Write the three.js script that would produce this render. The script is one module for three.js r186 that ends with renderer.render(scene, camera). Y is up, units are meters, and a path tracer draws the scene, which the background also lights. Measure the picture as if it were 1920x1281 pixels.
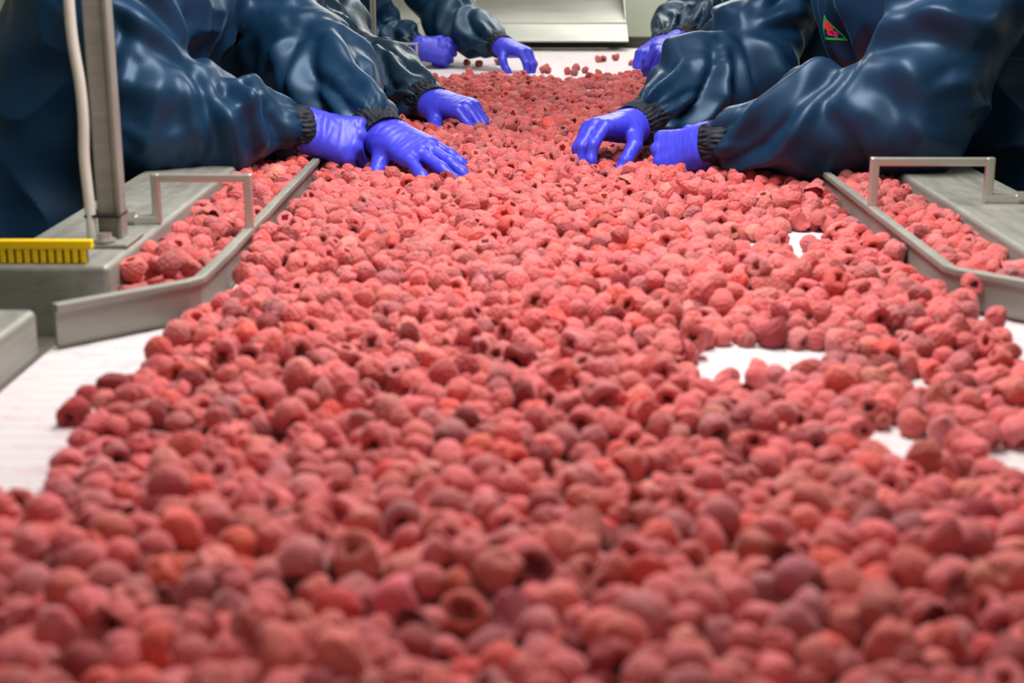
import * as THREE from 'three';
import { mergeGeometries, mergeVertices, toCreasedNormals } from 'three/addons/utils/BufferGeometryUtils.js';
import { RoundedBoxGeometry } from 'three/addons/geometries/RoundedBoxGeometry.js';
import { RectAreaLightUniformsLib } from 'three/addons/lights/RectAreaLightUniformsLib.js';
import { createNoise3D } from 'simplex-noise';

// ---------------------------------------------------------------- camera, light, exposure
const scene = new THREE.Scene();
scene.background = new THREE.Color(0.02, 0.02, 0.02);
const FOCAL = 2900;                                        // in pixels of a 1920 x 1281 frame
const camera = new THREE.PerspectiveCamera(2 * Math.atan(640.5 / FOCAL) * 180 / Math.PI, 1920 / 1281, 0.05, 60);
camera.position.set(0, 1.285, 0);
camera.rotation.set(-Math.atan(754 / FOCAL), Math.atan(27 / FOCAL), 0, 'YXZ');
camera.focus = 2.95;
camera.userData.fStop = 6.3;
const renderer = new THREE.WebGLRenderer();
renderer.toneMapping = THREE.LinearToneMapping;
renderer.toneMappingExposure = 1.0;
renderer.shadowMap.enabled = true;
RectAreaLightUniformsLib.init();
const LAMP_Y = 2.12, LAMP_COLOR = [1, 0.985, 0.94];
const LAMPS = [   // x, z, width (x), length (z), radiance: the luminaires over the sorting belt and in the hall
  [0.06, -1.85, 0.36, 1.3, 24.5], [0.06, -4.6, 0.34, 1.5, 8], [-2.2, -3.2, 0.3, 1.5, 3.5], [2.3, -3.2, 0.3, 1.5, 6], [0.1, 1.4, 0.5, 1.4, 2.7], [1.0, -6.72, 1.8, 0.25, 34],
];

// ---------------------------------------------------------------- helpers
const V = (x, y, z) => new THREE.Vector3(x, y, z);
function rng(seed) { let a = seed >>> 0; return () => { a = (a + 0x6d2b79f5) >>> 0; let t = a; t = Math.imul(t ^ (t >>> 15), t | 1); t ^= t + Math.imul(t ^ (t >>> 7), t | 61); return ((t ^ (t >>> 14)) >>> 0) / 4294967296; }; }
const noise = createNoise3D(rng(7)), noiseB = createNoise3D(rng(19));
const fbm = (x, y, z) => noise(x, y, z) * 0.6 + noise(x * 2.1 + 5, y * 2.1, z * 2.1) * 0.28 + noise(x * 4.3, y * 4.3 + 9, z * 4.3) * 0.14;
const taken = {};
function numbered(n) { const k = (taken[n] = (taken[n] ?? -1) + 1); return k ? n + '_' + String(k).padStart(3, '0') : n; }
function tag(o, label, category, group) { o.userData.label = label; o.userData.category = category; if (group) o.userData.group = group; return o; }
function thing(name, label, category, [x, y, z] = [0, 0, 0], group) {
  const o = new THREE.Group(); o.name = numbered(name); o.position.set(x, y, z); scene.add(o);
  return tag(o, label, category, group);
}
function obj(name, geometry, material, parent = scene) {
  const m = new THREE.Mesh(Array.isArray(geometry) ? mergeGeometries(geometry.map((g) => clean(g))) : geometry, material);
  if (parent === scene) m.name = numbered(name); else { const k = parent.children.filter((c) => c.name === name || c.name.startsWith(name + '_0')).length; m.name = k ? name + '_' + String(k).padStart(3, '0') : name; }
  m.castShadow = m.receiveShadow = true; parent.add(m);
  return m;
}
// a part whose geometry is given in the scene's coordinates
function part(name, geometry, material, parent) {
  const m = obj(name, geometry, material, parent), p = V(0, 0, 0); parent.updateWorldMatrix(true, false); p.setFromMatrixPosition(parent.matrixWorld);
  m.geometry.translate(-p.x, -p.y, -p.z); return m;
}
function clean(g) { g = g.index ? g.toNonIndexed() : g; for (const k of Object.keys(g.attributes)) if (!['position', 'normal', 'uv'].includes(k)) g.deleteAttribute(k); return g; }
function struct(name, geometry, material) { const m = obj(name, geometry, material); m.userData.kind = 'structure'; return m; }
function box(x0, x1, y0, y1, z0, z1, r = 0.003) {
  const w = x1 - x0, h = y1 - y0, d = z1 - z0; r = Math.min(r, w * 0.45, h * 0.45, d * 0.45);
  const g = r > 0 ? new RoundedBoxGeometry(w, h, d, 3, r) : new THREE.BoxGeometry(w, h, d);
  g.translate((x0 + x1) / 2, (y0 + y1) / 2, (z0 + z1) / 2); return g;
}
// a flat outline in (a, b) pushed along an axis, with a rounded edge; axis 'x' takes (z, y), axis 'y' takes (x, z)
function plate(points, from, to, axis, bevel = 0.0015) {
  const s = new THREE.Shape(points.map(([a, b]) => new THREE.Vector2(a, b)));
  const g = new THREE.ExtrudeGeometry(s, { depth: Math.abs(to - from) - 2 * bevel, bevelEnabled: bevel > 0, bevelThickness: bevel, bevelSize: bevel, bevelOffset: -bevel, bevelSegments: 2, curveSegments: 8 });
  g.translate(0, 0, Math.min(from, to) + bevel);
  if (axis === 'x') g.applyMatrix4(new THREE.Matrix4().set(0, 0, 1, 0, 0, 1, 0, 0, 1, 0, 0, 0, 0, 0, 0, 1)), flip(g);
  if (axis === 'y') g.applyMatrix4(new THREE.Matrix4().set(1, 0, 0, 0, 0, 0, 1, 0, 0, 1, 0, 0, 0, 0, 0, 1)), flip(g);
  return g;
}
function flip(g) {
  g = g.index ? g : g; const p = g.attributes.position, uv = g.attributes.uv, n = g.attributes.normal;
  for (let i = 0; i < p.count; i += 3) for (const a of [p, uv, n]) { if (!a) continue; for (let c = 0; c < a.itemSize; c++) { const t = a.array[(i + 1) * a.itemSize + c]; a.array[(i + 1) * a.itemSize + c] = a.array[(i + 2) * a.itemSize + c]; a.array[(i + 2) * a.itemSize + c] = t; } }
  g.computeVertexNormals(); return g;
}
function tube(points, r, radial = 12, seg = 0) {
  const c = new THREE.CatmullRomCurve3(points.map((p) => V(...p)), false, 'centripetal');
  return new THREE.TubeGeometry(c, seg || points.length * 6, r, radial, false);
}
// a square or round rod through corner points, straight runs with mitred joints
function rod(points, r, radial = 12) {
  const path = new THREE.CurvePath(), gs = [];
  for (let i = 0; i + 1 < points.length; i++) gs.push(capsuleGeo(points[i], points[i + 1], r, radial));
  return gs;
}
function capsuleGeo(a, b, r, radial = 14) {
  const A = V(...a), B = V(...b), L = A.distanceTo(B), g = new THREE.CapsuleGeometry(r, L, 5, radial);
  g.applyQuaternion(new THREE.Quaternion().setFromUnitVectors(V(0, 1, 0), B.clone().sub(A).normalize()));
  const m = A.add(B).multiplyScalar(0.5); g.translate(m.x, m.y, m.z); return g;
}
function cyl(x, y, z, r, h, radial = 24, sides = 0) { const g = new THREE.CylinderGeometry(r, r, h, sides || radial); g.translate(x, y, z); return sides ? toCreasedNormals(g, 0.4) : g; }

// ---------------------------------------------------------------- textures and materials
function tex(w, h, fn, srgb = true) {
  const d = new Uint8Array(w * h * 4);
  for (let y = 0; y < h; y++) for (let x = 0; x < w; x++) { const c = fn(x / w, y / h), i = (y * w + x) * 4; d[i] = c[0]; d[i + 1] = c[1]; d[i + 2] = c[2]; d[i + 3] = c[3] ?? 255; }
  const t = new THREE.DataTexture(d, w, h); t.wrapS = t.wrapT = THREE.RepeatWrapping; t.magFilter = t.minFilter = THREE.LinearFilter; if (srgb) t.colorSpace = THREE.SRGBColorSpace; t.needsUpdate = true; return t;
}
const tile = (u, v, a, b, f) => f(Math.cos(u * 6.2832) * a, Math.sin(u * 6.2832) * a, Math.cos(v * 6.2832) * b + Math.sin(v * 6.2832) * b * 0.7);
const M = {};
const steelGrain = tex(512, 256, (u, v) => { const s = noise(u * 6, v * 120, 1) * 10 + noise(u * 3, v * 37, 4) * 8 + fbm(u * 5, v * 5, 2) * 14; const c = 196 + s; return [c, c, c * 0.99]; });
const steelRough = tex(256, 256, (u, v) => { const c = 165 + noise(u * 8, v * 90, 6) * 24 + fbm(u * 6, v * 6, 8) * 36; return [c, c, c]; }, false);
M.steel = new THREE.MeshStandardMaterial({ color: 0xc3c2ba, metalness: 0.4, roughness: 0.9, map: steelGrain, roughnessMap: steelRough });
M.steelDark = new THREE.MeshStandardMaterial({ color: 0x8d8a80, metalness: 0.55, roughness: 0.6, map: steelGrain });
M.rod = new THREE.MeshStandardMaterial({ color: 0xc9c7bf, metalness: 0.75, roughness: 0.34 });
const brushedAcross = tex(256, 256, (u, v) => { const c = 232 + noise(u * 120, v * 4, 12) * 5 + fbm(u * 7, v * 3, 14) * 16; return [c, c, c * 0.99]; });
M.chute = new THREE.MeshStandardMaterial({ color: 0xc4c5bd, metalness: 0.35, roughness: 0.5, map: brushedAcross });
M.wall = new THREE.MeshStandardMaterial({ color: 0xeef2df, roughness: 0.7, map: tex(128, 128, (u, v) => { const c = 247 + fbm(u * 6, v * 6, 3) * 8; return [c, c, c]; }) });
M.ceiling = new THREE.MeshStandardMaterial({ color: 0xe9ebe6, roughness: 0.85 });
M.floor = new THREE.MeshStandardMaterial({ color: 0x80807a, roughness: 0.6, map: tex(256, 256, (u, v) => { const c = 225 + fbm(u * 20, v * 20, 5) * 26; return [c, c, c]; }) });
M.belt = new THREE.MeshStandardMaterial({ color: 0xe3dde0, roughness: 0.5, map: tex(1024, 256, (u, v) => {
  const p = Math.max(0, fbm(u * 9, v * 4, 31) - 0.12) * 0.55 + Math.max(0, noise(u * 60, v * 22, 3) - 0.72) * 1.3 + Math.max(0, noiseB(u * 25, v * 8, 8) - 0.6) * 0.5;
  const k = Math.min(0.6, p); return [252 - 12 * k, 250 - 95 * k, 250 - 72 * k]; }) });
M.yellow = new THREE.MeshStandardMaterial({ color: 0xffd400, roughness: 0.45 });
M.black = new THREE.MeshStandardMaterial({ color: 0x101010, roughness: 0.5 });
M.cable = new THREE.MeshStandardMaterial({ color: 0xe4e3da, roughness: 0.45 });
M.lampBody = new THREE.MeshStandardMaterial({ color: 0xdcdcd8, roughness: 0.5 });
M.glove = new THREE.MeshPhysicalMaterial({ color: new THREE.Color().setRGB(0.050, 0.054, 0.68), roughness: 0.42, specularIntensity: 0.9, sheen: 0.12, sheenColor: new THREE.Color(0.5, 0.55, 1), sheenRoughness: 0.5 });
function jacketMaterial(r, g, b, rough) { return new THREE.MeshPhysicalMaterial({ color: new THREE.Color().setRGB(r, g, b), roughness: rough, specularIntensity: 1.0, specularColor: new THREE.Color(0.55, 0.74, 1), sheen: 0.2, sheenColor: new THREE.Color(0.25, 0.5, 0.85), sheenRoughness: 0.45 }); }
M.cuff = new THREE.MeshStandardMaterial({ color: new THREE.Color().setRGB(0.002, 0.006, 0.016), roughness: 0.7,  });
M.zip = new THREE.MeshStandardMaterial({ color: new THREE.Color().setRGB(0.008, 0.014, 0.03), roughness: 0.4 });
M.trousers = new THREE.MeshStandardMaterial({ color: new THREE.Color().setRGB(0.008, 0.014, 0.028), roughness: 0.75 });
M.boot = new THREE.MeshStandardMaterial({ color: 0xdedede, roughness: 0.5 });
M.skin = new THREE.MeshStandardMaterial({ color: 0xc99a7c, roughness: 0.6 });
M.cap = new THREE.MeshStandardMaterial({ color: 0xe8eef2, roughness: 0.8 });

// ---------------------------------------------------------------- signed distance fields and their meshing
function meshField(f, lo, hi, cell, project = 2) {
  const n = [0, 1, 2].map((i) => Math.ceil((hi[i] - lo[i]) / cell) + 1), [nx, ny, nz] = n, val = new Float32Array(nx * ny * nz).fill(1), B = 8;
  const at = (x, y, z) => x + nx * (y + ny * z);
  for (let bz = 0; bz < nz; bz += B) for (let by = 0; by < ny; by += B) for (let bx = 0; bx < nx; bx += B) {
    const c = f(lo[0] + (bx + B / 2) * cell, lo[1] + (by + B / 2) * cell, lo[2] + (bz + B / 2) * cell), far = Math.abs(c) > cell * B * 0.87 * 1.5 + 0.02;
    for (let z = bz; z < Math.min(nz, bz + B); z++) for (let y = by; y < Math.min(ny, by + B); y++) for (let x = bx; x < Math.min(nx, bx + B); x++)
      val[at(x, y, z)] = far ? c : f(lo[0] + x * cell, lo[1] + y * cell, lo[2] + z * cell);
  }
  const id = new Int32Array(nx * ny * nz).fill(-1), pos = [], idx = [];
  const E = [[0, 1], [2, 3], [4, 5], [6, 7], [0, 2], [1, 3], [4, 6], [5, 7], [0, 4], [1, 5], [2, 6], [3, 7]];
  for (let z = 0; z < nz - 1; z++) for (let y = 0; y < ny - 1; y++) for (let x = 0; x < nx - 1; x++) {
    const c = []; let m = 0;
    for (let k = 0; k < 8; k++) { const v = val[at(x + (k & 1), y + ((k >> 1) & 1), z + (k >> 2))]; c.push(v); if (v < 0) m |= 1 << k; }
    if (m === 0 || m === 255) continue;
    let s = 0, px = 0, py = 0, pz = 0;
    for (const [a, b] of E) { if ((c[a] < 0) === (c[b] < 0)) continue; const t = c[a] / (c[a] - c[b]); px += (a & 1) + t * ((b & 1) - (a & 1)); py += ((a >> 1) & 1) + t * (((b >> 1) & 1) - ((a >> 1) & 1)); pz += (a >> 2) + t * ((b >> 2) - (a >> 2)); s++; }
    id[at(x, y, z)] = pos.length / 3; pos.push(lo[0] + (x + px / s) * cell, lo[1] + (y + py / s) * cell, lo[2] + (z + pz / s) * cell);
  }
  for (let z = 1; z < nz - 1; z++) for (let y = 1; y < ny - 1; y++) for (let x = 1; x < nx - 1; x++) {
    const v = val[at(x, y, z)] < 0;
    const q = (o, a, b, c, d) => { if (v === o) return; const A = id[a], Bb = id[b], C = id[c], D = id[d]; if (A < 0 || Bb < 0 || C < 0 || D < 0) return; if (v) idx.push(A, Bb, C, A, C, D); else idx.push(A, C, Bb, A, D, C); };
    q(val[at(x + 1, y, z)] < 0, at(x, y - 1, z - 1), at(x, y, z - 1), at(x, y, z), at(x, y - 1, z));
    q(val[at(x, y + 1, z)] < 0, at(x - 1, y, z - 1), at(x - 1, y, z), at(x, y, z), at(x, y, z - 1));
    q(val[at(x, y, z + 1)] < 0, at(x - 1, y - 1, z), at(x, y - 1, z), at(x, y, z), at(x - 1, y, z));
  }
  const nrm = new Float32Array(pos.length), e = cell * 0.5;
  for (let i = 0; i < pos.length; i += 3) {
    let x = pos[i], y = pos[i + 1], z = pos[i + 2], gx = 0, gy = 0, gz = 0;
    for (let k = 0; k <= project; k++) {
      gx = f(x + e, y, z) - f(x - e, y, z); gy = f(x, y + e, z) - f(x, y - e, z); gz = f(x, y, z + e) - f(x, y, z - e);
      const l = Math.hypot(gx, gy, gz) || 1, d = f(x, y, z) / Math.max(0.6, l / (2 * e)); gx /= l; gy /= l; gz /= l;
      if (k < project) { const s = Math.max(-cell * 0.6, Math.min(cell * 0.6, d)); x -= gx * s; y -= gy * s; z -= gz * s; }
    }
    pos[i] = x; pos[i + 1] = y; pos[i + 2] = z; nrm[i] = gx; nrm[i + 1] = gy; nrm[i + 2] = gz;
  }
  const g = new THREE.BufferGeometry();
  g.setAttribute('position', new THREE.Float32BufferAttribute(pos, 3)); g.setAttribute('normal', new THREE.BufferAttribute(nrm, 3)); g.setIndex(idx);
  return g;
}
function bone(a, b, ra, rb) { const ab = [b[0] - a[0], b[1] - a[1], b[2] - a[2]]; return { a, b, ab, l2: Math.max(1e-9, ab[0] ** 2 + ab[1] ** 2 + ab[2] ** 2), ra, rb, t: 0 }; }
function dist(B, x, y, z) {
  const px = x - B.a[0], py = y - B.a[1], pz = z - B.a[2], t = Math.max(0, Math.min(1, (px * B.ab[0] + py * B.ab[1] + pz * B.ab[2]) / B.l2)); B.t = t;
  return Math.hypot(px - B.ab[0] * t, py - B.ab[1] * t, pz - B.ab[2] * t) - (B.ra + (B.rb - B.ra) * t);
}
const smin = (a, b, k) => { const h = Math.max(k - Math.abs(a - b), 0) / k; return Math.min(a, b) - h * h * k * 0.25; };
const smax = (a, b, k) => -smin(-a, -b, k);
function bounds(bones, pad) { const lo = [1e9, 1e9, 1e9], hi = [-1e9, -1e9, -1e9]; for (const b of bones) for (const [p, r] of [[b.a, b.ra], [b.b, b.rb]]) for (let i = 0; i < 3; i++) { lo[i] = Math.min(lo[i], p[i] - r - pad); hi[i] = Math.max(hi[i], p[i] + r + pad); } return [lo, hi]; }

// ---------------------------------------------------------------- gloved hands: one continuous surface, five fingers
const FINGERS = [   // base on the knuckle line (forward, back-of-hand, towards the thumb), three bone lengths, radius
  [0.090, 0.003, 0.027, 0.043, 0.026, 0.021, 0.0098], [0.094, 0.006, 0.005, 0.047, 0.030, 0.022, 0.0102],
  [0.089, 0.003, -0.017, 0.043, 0.028, 0.022, 0.0097], [0.079, -0.002, -0.036, 0.034, 0.021, 0.020, 0.0088],
];
function handBones(w, dir, back, thumbSign, pose, fore) {
  const X = V(...dir).normalize(), Y = V(...back), Z = V(0, 0, 0);
  Y.addScaledVector(X, -Y.dot(X)).normalize(); Z.crossVectors(X, Y).multiplyScalar(thumbSign);
  const S = pose.scale ?? 1, P = (l) => [0, 1, 2].map((i) => w[i] + S * (X.getComponent(i) * l[0] + Y.getComponent(i) * l[1] + Z.getComponent(i) * l[2]));
  const palm = [], fingers = [], bk = (a, b, ra, rb) => bone(P(a), P(b), ra * S, rb * S);
  const st = P([0, 0, 0]), fo = fore ?? X.clone();
  for (const z of [-0.0095, 0.0095]) { const a = P([-0.004, 0, z]), b = P([0.016, 0, z * 1.05]), c = [0, 1, 2].map((i) => a[i] - fo.getComponent(i) * 0.06 * S); palm.push(bone(c, a, 0.0235 * S, 0.0230 * S), bone(a, b, 0.0230 * S, 0.0215 * S)); }
  FINGERS.forEach((f, i) => palm.push(bk([0.012, 0, f[2] * 0.5], [f[0] - 0.006, f[1] - 0.003, f[2]], 0.0165, 0.0125)));
  palm.push(bk([0.03, -0.004, -0.012], [0.07, -0.003, -0.022], 0.015, 0.012));
  FINGERS.forEach((f, i) => {
    let p = [f[0], f[1], f[2]], bend = 0; const out = [], [c, sp] = [pose.curl[i], pose.splay[i]];
    for (let k = 0; k < 3; k++) {
      bend += c[k]; const L = f[3 + k], h = Math.cos(bend), q = [p[0] + L * h * Math.cos(sp), p[1] - L * Math.sin(bend), p[2] + L * h * Math.sin(sp) + L * Math.sin(bend) * (pose.gather ?? 0) * -Math.sign(f[2]) * Math.abs(f[2]) * 8];
      out.push(bk(p, q, f[6] * (1.06 - 0.07 * k), f[6] * (0.99 - 0.07 * k))); p = q;
    }
    fingers.push(out);
  });
  let p = [0.022, -0.010, 0.024]; const th = [], rad = [0.0165, 0.0125, 0.0112, 0.0098], L = [0.046, 0.034, 0.026];
  pose.thumb.forEach((d, k) => { const l = Math.hypot(...d), q = p.map((v, i) => v + d[i] / l * L[k]); th.push(bk(p, q, rad[k], rad[k + 1])); p = q; });
  fingers.push(th);
  const tips = fingers.map((f) => f[2].b);
  return { palm, fingers, X, Y, Z, w, S, tips };
}
function handField(h, seed) {
  return (x, y, z) => {
    let d = 1e9; for (const b of h.palm) d = smin(d, dist(b, x, y, z), 0.02 * h.S);
    let out = d;
    h.fingers.forEach((f, i) => { let e = 1e9; for (const b of f) e = smin(e, dist(b, x, y, z), 0.006); out = smin(out, e, i === 4 ? 0.011 : 0.0055); });
    if (out < 0.012 && out > -0.012) {   // thin glove: small creases across the wrist and the knuckles
      const rx = x - h.w[0], ry = y - h.w[1], rz = z - h.w[2], a = rx * h.X.x + ry * h.X.y + rz * h.X.z, b = rx * h.Z.x + ry * h.Z.y + rz * h.Z.z, c = rx * h.Y.x + ry * h.Y.y + rz * h.Y.z;
      const n = noise(a * 70 + seed, b * 14 + 3, c * 20), m = noiseB(a * 40 + b * 60, b * 35 + seed, c * 40);
      const k = Math.exp(-(((a - 0.005) / 0.04) ** 2)) + 0.75 * Math.exp(-(((a - 0.085) / 0.035) ** 2)) + 0.25;
      out -= k * (0.0004 * (1 - Math.abs(n) * 2.2) + 0.00035 * m);
    }
    return out;
  };
}
function handGeometry(h, seed, cell = 0.003) {
  const f = handField(h, seed), all = [...h.palm, ...h.fingers.flat()], [lo, hi] = bounds(all, 0.008);
  return meshField(f, lo, hi, cell);
}
const POSE = {
  flat: { curl: [[0.12, 0.12, 0.08], [0.16, 0.16, 0.1], [0.18, 0.2, 0.12], [0.2, 0.24, 0.14]], splay: [0.34, 0.03, -0.06, -0.16], thumb: [[0.45, -0.34, 0.8], [0.72, -0.36, 0.55], [0.85, -0.42, 0.3]] },
  reach: { curl: [[0.75, 0.55, 0.3], [0.85, 0.6, 0.3], [0.95, 0.65, 0.35], [1.0, 0.7, 0.4]], splay: [0.08, 0.01, -0.05, -0.12], thumb: [[0.62, -0.5, 0.62], [0.75, -0.75, 0.1], [0.7, -0.8, -0.1]] },
  pinch: { curl: [[0.7, 0.75, 0.35], [0.95, 0.7, 0.35], [1.1, 0.8, 0.4], [1.2, 0.85, 0.45]], splay: [0.06, 0.0, -0.06, -0.12], thumb: [[0.7, -0.55, 0.5], [0.72, -0.7, 0.15], [0.72, -0.7, -0.05]] },
  fist: { curl: [[1.3, 1.2, 0.7], [1.4, 1.25, 0.7], [1.45, 1.25, 0.7], [1.45, 1.25, 0.7]], splay: [0.04, 0.0, -0.03, -0.06], thumb: [[0.75, -0.5, 0.45], [0.85, -0.6, -0.05], [0.75, -0.5, -0.4]] },
  point: { curl: [[1.35, 0.25, 0.15], [1.4, 0.75, 0.4], [1.25, 1.2, 0.6], [1.3, 1.25, 0.6]], splay: [0.03, 0.0, -0.03, -0.06], thumb: [[0.75, -0.5, 0.45], [0.8, -0.7, 0.0], [0.75, -0.7, -0.2]] },
};

// ---------------------------------------------------------------- people in padded jackets
// an arm is a chain shoulder > elbow > wrist; a fold is a ridge drawn on the sleeve from (s0, angle0) to (s1, angle1), s = 0 shoulder, 1 elbow, 2 wrist;
// the angle is 0 on the sleeve's upper side and grows towards the camera's side (+z)
function armChain(sh, el, wr, radii, folds, show = 0.026) {
  const A = V(...sh), E = V(...el), W = V(...wr), u = E.clone().sub(A), v = W.clone().sub(E), lu = u.length(), lv = v.length(); u.normalize(); v.normalize();
  const upV = V(0, 1, 0).addScaledVector(v, -v.y).normalize(), q = new THREE.Quaternion().setFromUnitVectors(v, u), upU = upV.clone().applyQuaternion(q);
  const side = (a, up) => { const s = V(0, 0, 0).crossVectors(a, up); return s.z < 0 ? s.negate() : s; };
  const sv = side(v, upV); let su = V(0, 0, 0).crossVectors(u, upU); if (su.dot(sv.clone().applyQuaternion(q)) < 0) su.negate();
  const [r0, r1, r2, r3] = radii, end = W.clone().addScaledVector(v, -show - r3 * 0.85), m = E.clone().lerp(end, 0.55);
  const bones = [bone(sh, el, r0, r1), bone(el, m.toArray(), r1 * 0.98, r2), bone(m.toArray(), end.toArray(), r2, r3)];
  return { bones, u, v, upU, upV, su, sv, lu, lv, A, E, W, folds };
}
function foldHeight(c, x, y, z) {
  const d0 = dist(c.bones[0], x, y, z), d1 = Math.min(dist(c.bones[1], x, y, z), dist(c.bones[2], x, y, z));
  const w = 1 / (1 + Math.exp((d0 - d1) / 0.012)); let h = 0;
  for (const [k, wt] of [[0, w], [1, 1 - w]]) {
    if (wt < 0.03) continue;
    const o = k ? c.E : c.A, ax = k ? c.v : c.u, up = k ? c.upV : c.upU, sd = k ? c.sv : c.su, L = k ? c.lv : c.lu;
    const rx = x - o.x, ry = y - o.y, rz = z - o.z, s = (rx * ax.x + ry * ax.y + rz * ax.z) / L + k, a = Math.atan2(rx * sd.x + ry * sd.y + rz * sd.z, rx * up.x + ry * up.y + rz * up.z);
    let e = 0;
    for (const f of c.folds) {
      const R = 0.085; let a0 = a; const mid = (f.a0 + f.a1) / 2; while (a0 - mid > Math.PI) a0 -= 2 * Math.PI; while (a0 - mid < -Math.PI) a0 += 2 * Math.PI;
      const X = (s - f.s0) * 0.28, Y = (a0 - f.a0) * R, dx = (f.s1 - f.s0) * 0.28, dy = (f.a1 - f.a0) * R, l = Math.hypot(dx, dy), t = (X * dx + Y * dy) / (l * l), tc = Math.max(0, Math.min(1, t));
      let dd = (X * dy - Y * dx) / l; const ex = Math.hypot(X - dx * tc, Y - dy * tc); if (ex > f.w * 4) continue;
      dd += f.b * l * 4 * tc * (1 - tc);
      const taper = Math.exp(-(((t - tc) * l / (f.w * 1.3)) ** 2)) * (0.35 + 0.65 * Math.sin(Math.PI * (0.15 + 0.7 * tc)));
      const g = Math.exp(-((dd / f.w) ** 2)), v = Math.exp(-(((dd - 1.7 * f.w) / (0.9 * f.w)) ** 2));
      e += f.h * taper * (g - 0.75 * v);
    }
    const ca = Math.cos(a), sa = Math.sin(a), near = Math.exp(-(((s - 1.05) / 0.5) ** 2));
    const n = noise(s * 2.6 + c.seed, ca * 0.7 + s * 0.5, sa * 0.7), n2 = noiseB(s * 5 + c.seed, ca * 1.1 - s, sa * 1.1);
    e += 0.008 * n + 0.003 * (0.4 + near) * n2;
    if (s > 1.75) { const q = (s - 1.75) * 4; e += 0.0035 * Math.min(1, q) * noise(ca * 3.2, sa * 3.2, s * 5 + c.seed); }
    h += wt * e;
  }
  return h;
}
function randomFolds(R, crook, n = 9) {
  const out = []; let wl = 0; const W = (a, b) => (wl = a + R() * b);
  for (let i = 0; i < n; i++) {       // folds fan out of the crook of the elbow
    const k = (i + 0.5) / n - 0.5, s = 1.02 + k * 0.75 + (R() - 0.5) * 0.1, sg = i % 2 ? -1 : 1, a = crook + sg * (0.1 + R() * 0.3), len = 1.0 + R() * 1.1;
    out.push({ s0: s, a0: a, s1: s + k * (0.4 + R() * 0.6) + (R() - 0.5) * 0.2, a1: a + sg * len, w: W(0.012, 0.01), h: wl * (0.75 + R() * 0.45), b: (R() - 0.5) * 0.25 });
  }
  for (let i = 0; i < 5; i++) { const s = 1.35 + R() * 0.4, a = i * 1.257 + R() * 0.8; out.push({ s0: s, a0: a, s1: s + 0.2 + R() * 0.25, a1: a + (R() - 0.5) * 2.0, w: W(0.012, 0.008), h: wl * (0.55 + R() * 0.4), b: (R() - 0.5) * 0.3 }); }
  for (let i = 0; i < 5; i++) { const s = 0.15 + R() * 0.5, a = i * 1.257 + R() * 0.8; out.push({ s0: s, a0: a, s1: s + (R() - 0.3) * 0.5, a1: a + (R() - 0.5) * 1.8, w: W(0.014, 0.009), h: wl * (0.6 + R() * 0.4), b: (R() - 0.5) * 0.3 }); }
  for (let i = 0; i < 8; i++) { const s = 0.6 + R() * 1.2, a = R() * 6.28; out.push({ s0: s, a0: a, s1: s + (R() - 0.5) * 0.3, a1: a + (R() - 0.5) * 1.4, w: 0.009 + R() * 0.004, h: 0.004 + R() * 0.004, b: (R() - 0.5) * 0.3 }); }
  return out;
}
function cuffGeometry(w, dir, seed, r = 0.036, len = 0.05) {
  const D = V(...dir).normalize(), up = Math.abs(D.y) > 0.9 ? V(1, 0, 0) : V(0, 1, 0), A = V(0, 0, 0).crossVectors(D, up).normalize(), Bv = V(0, 0, 0).crossVectors(A, D);
  const NU = 132, NV = 22, pos = [], idx = [];
  for (let j = 0; j <= NV; j++) for (let i = 0; i <= NU; i++) {
    const t = j / NV, a = i / NU * 6.28318, ca = Math.cos(a), sa = Math.sin(a);
    const inner = t > 0.86 ? (t - 0.86) / 0.14 : 0, along = inner ? -len + len * (1 - 0.0) : -len + len * t / 0.86;
    const ple = noise(ca * 4.6 + seed, sa * 4.6, t * 1.8), fine = Math.sin(a * 30 + 2.2 * noiseB(ca * 2, sa * 2, t * 2.5 + seed));
    let rr = r * (1.1 - 0.1 * t) + (0.0022 * Math.abs(ple) + 0.0009 * fine) * (1 - inner * 0.5) + 0.0015 * Math.sin(t * 9 + seed + 2 * ple);
    rr -= inner * 0.009; const al = along - inner * 0.006 - (t < 0.1 ? 0 : 0);
    const k = V(...w).addScaledVector(D, al + 0.006).addScaledVector(A, rr * ca * 1.06).addScaledVector(Bv, rr * sa * 0.96); pos.push(k.x, k.y, k.z);
  }
  for (let j = 0; j < NV; j++) for (let i = 0; i < NU; i++) { const a = j * (NU + 1) + i, b = a + 1, c = a + NU + 1, d = c + 1; idx.push(a, b, c, b, d, c); }
  const g = new THREE.BufferGeometry(); g.setAttribute('position', new THREE.Float32BufferAttribute(pos, 3)); g.setIndex(idx); g.computeVertexNormals(); return g;
}
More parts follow.
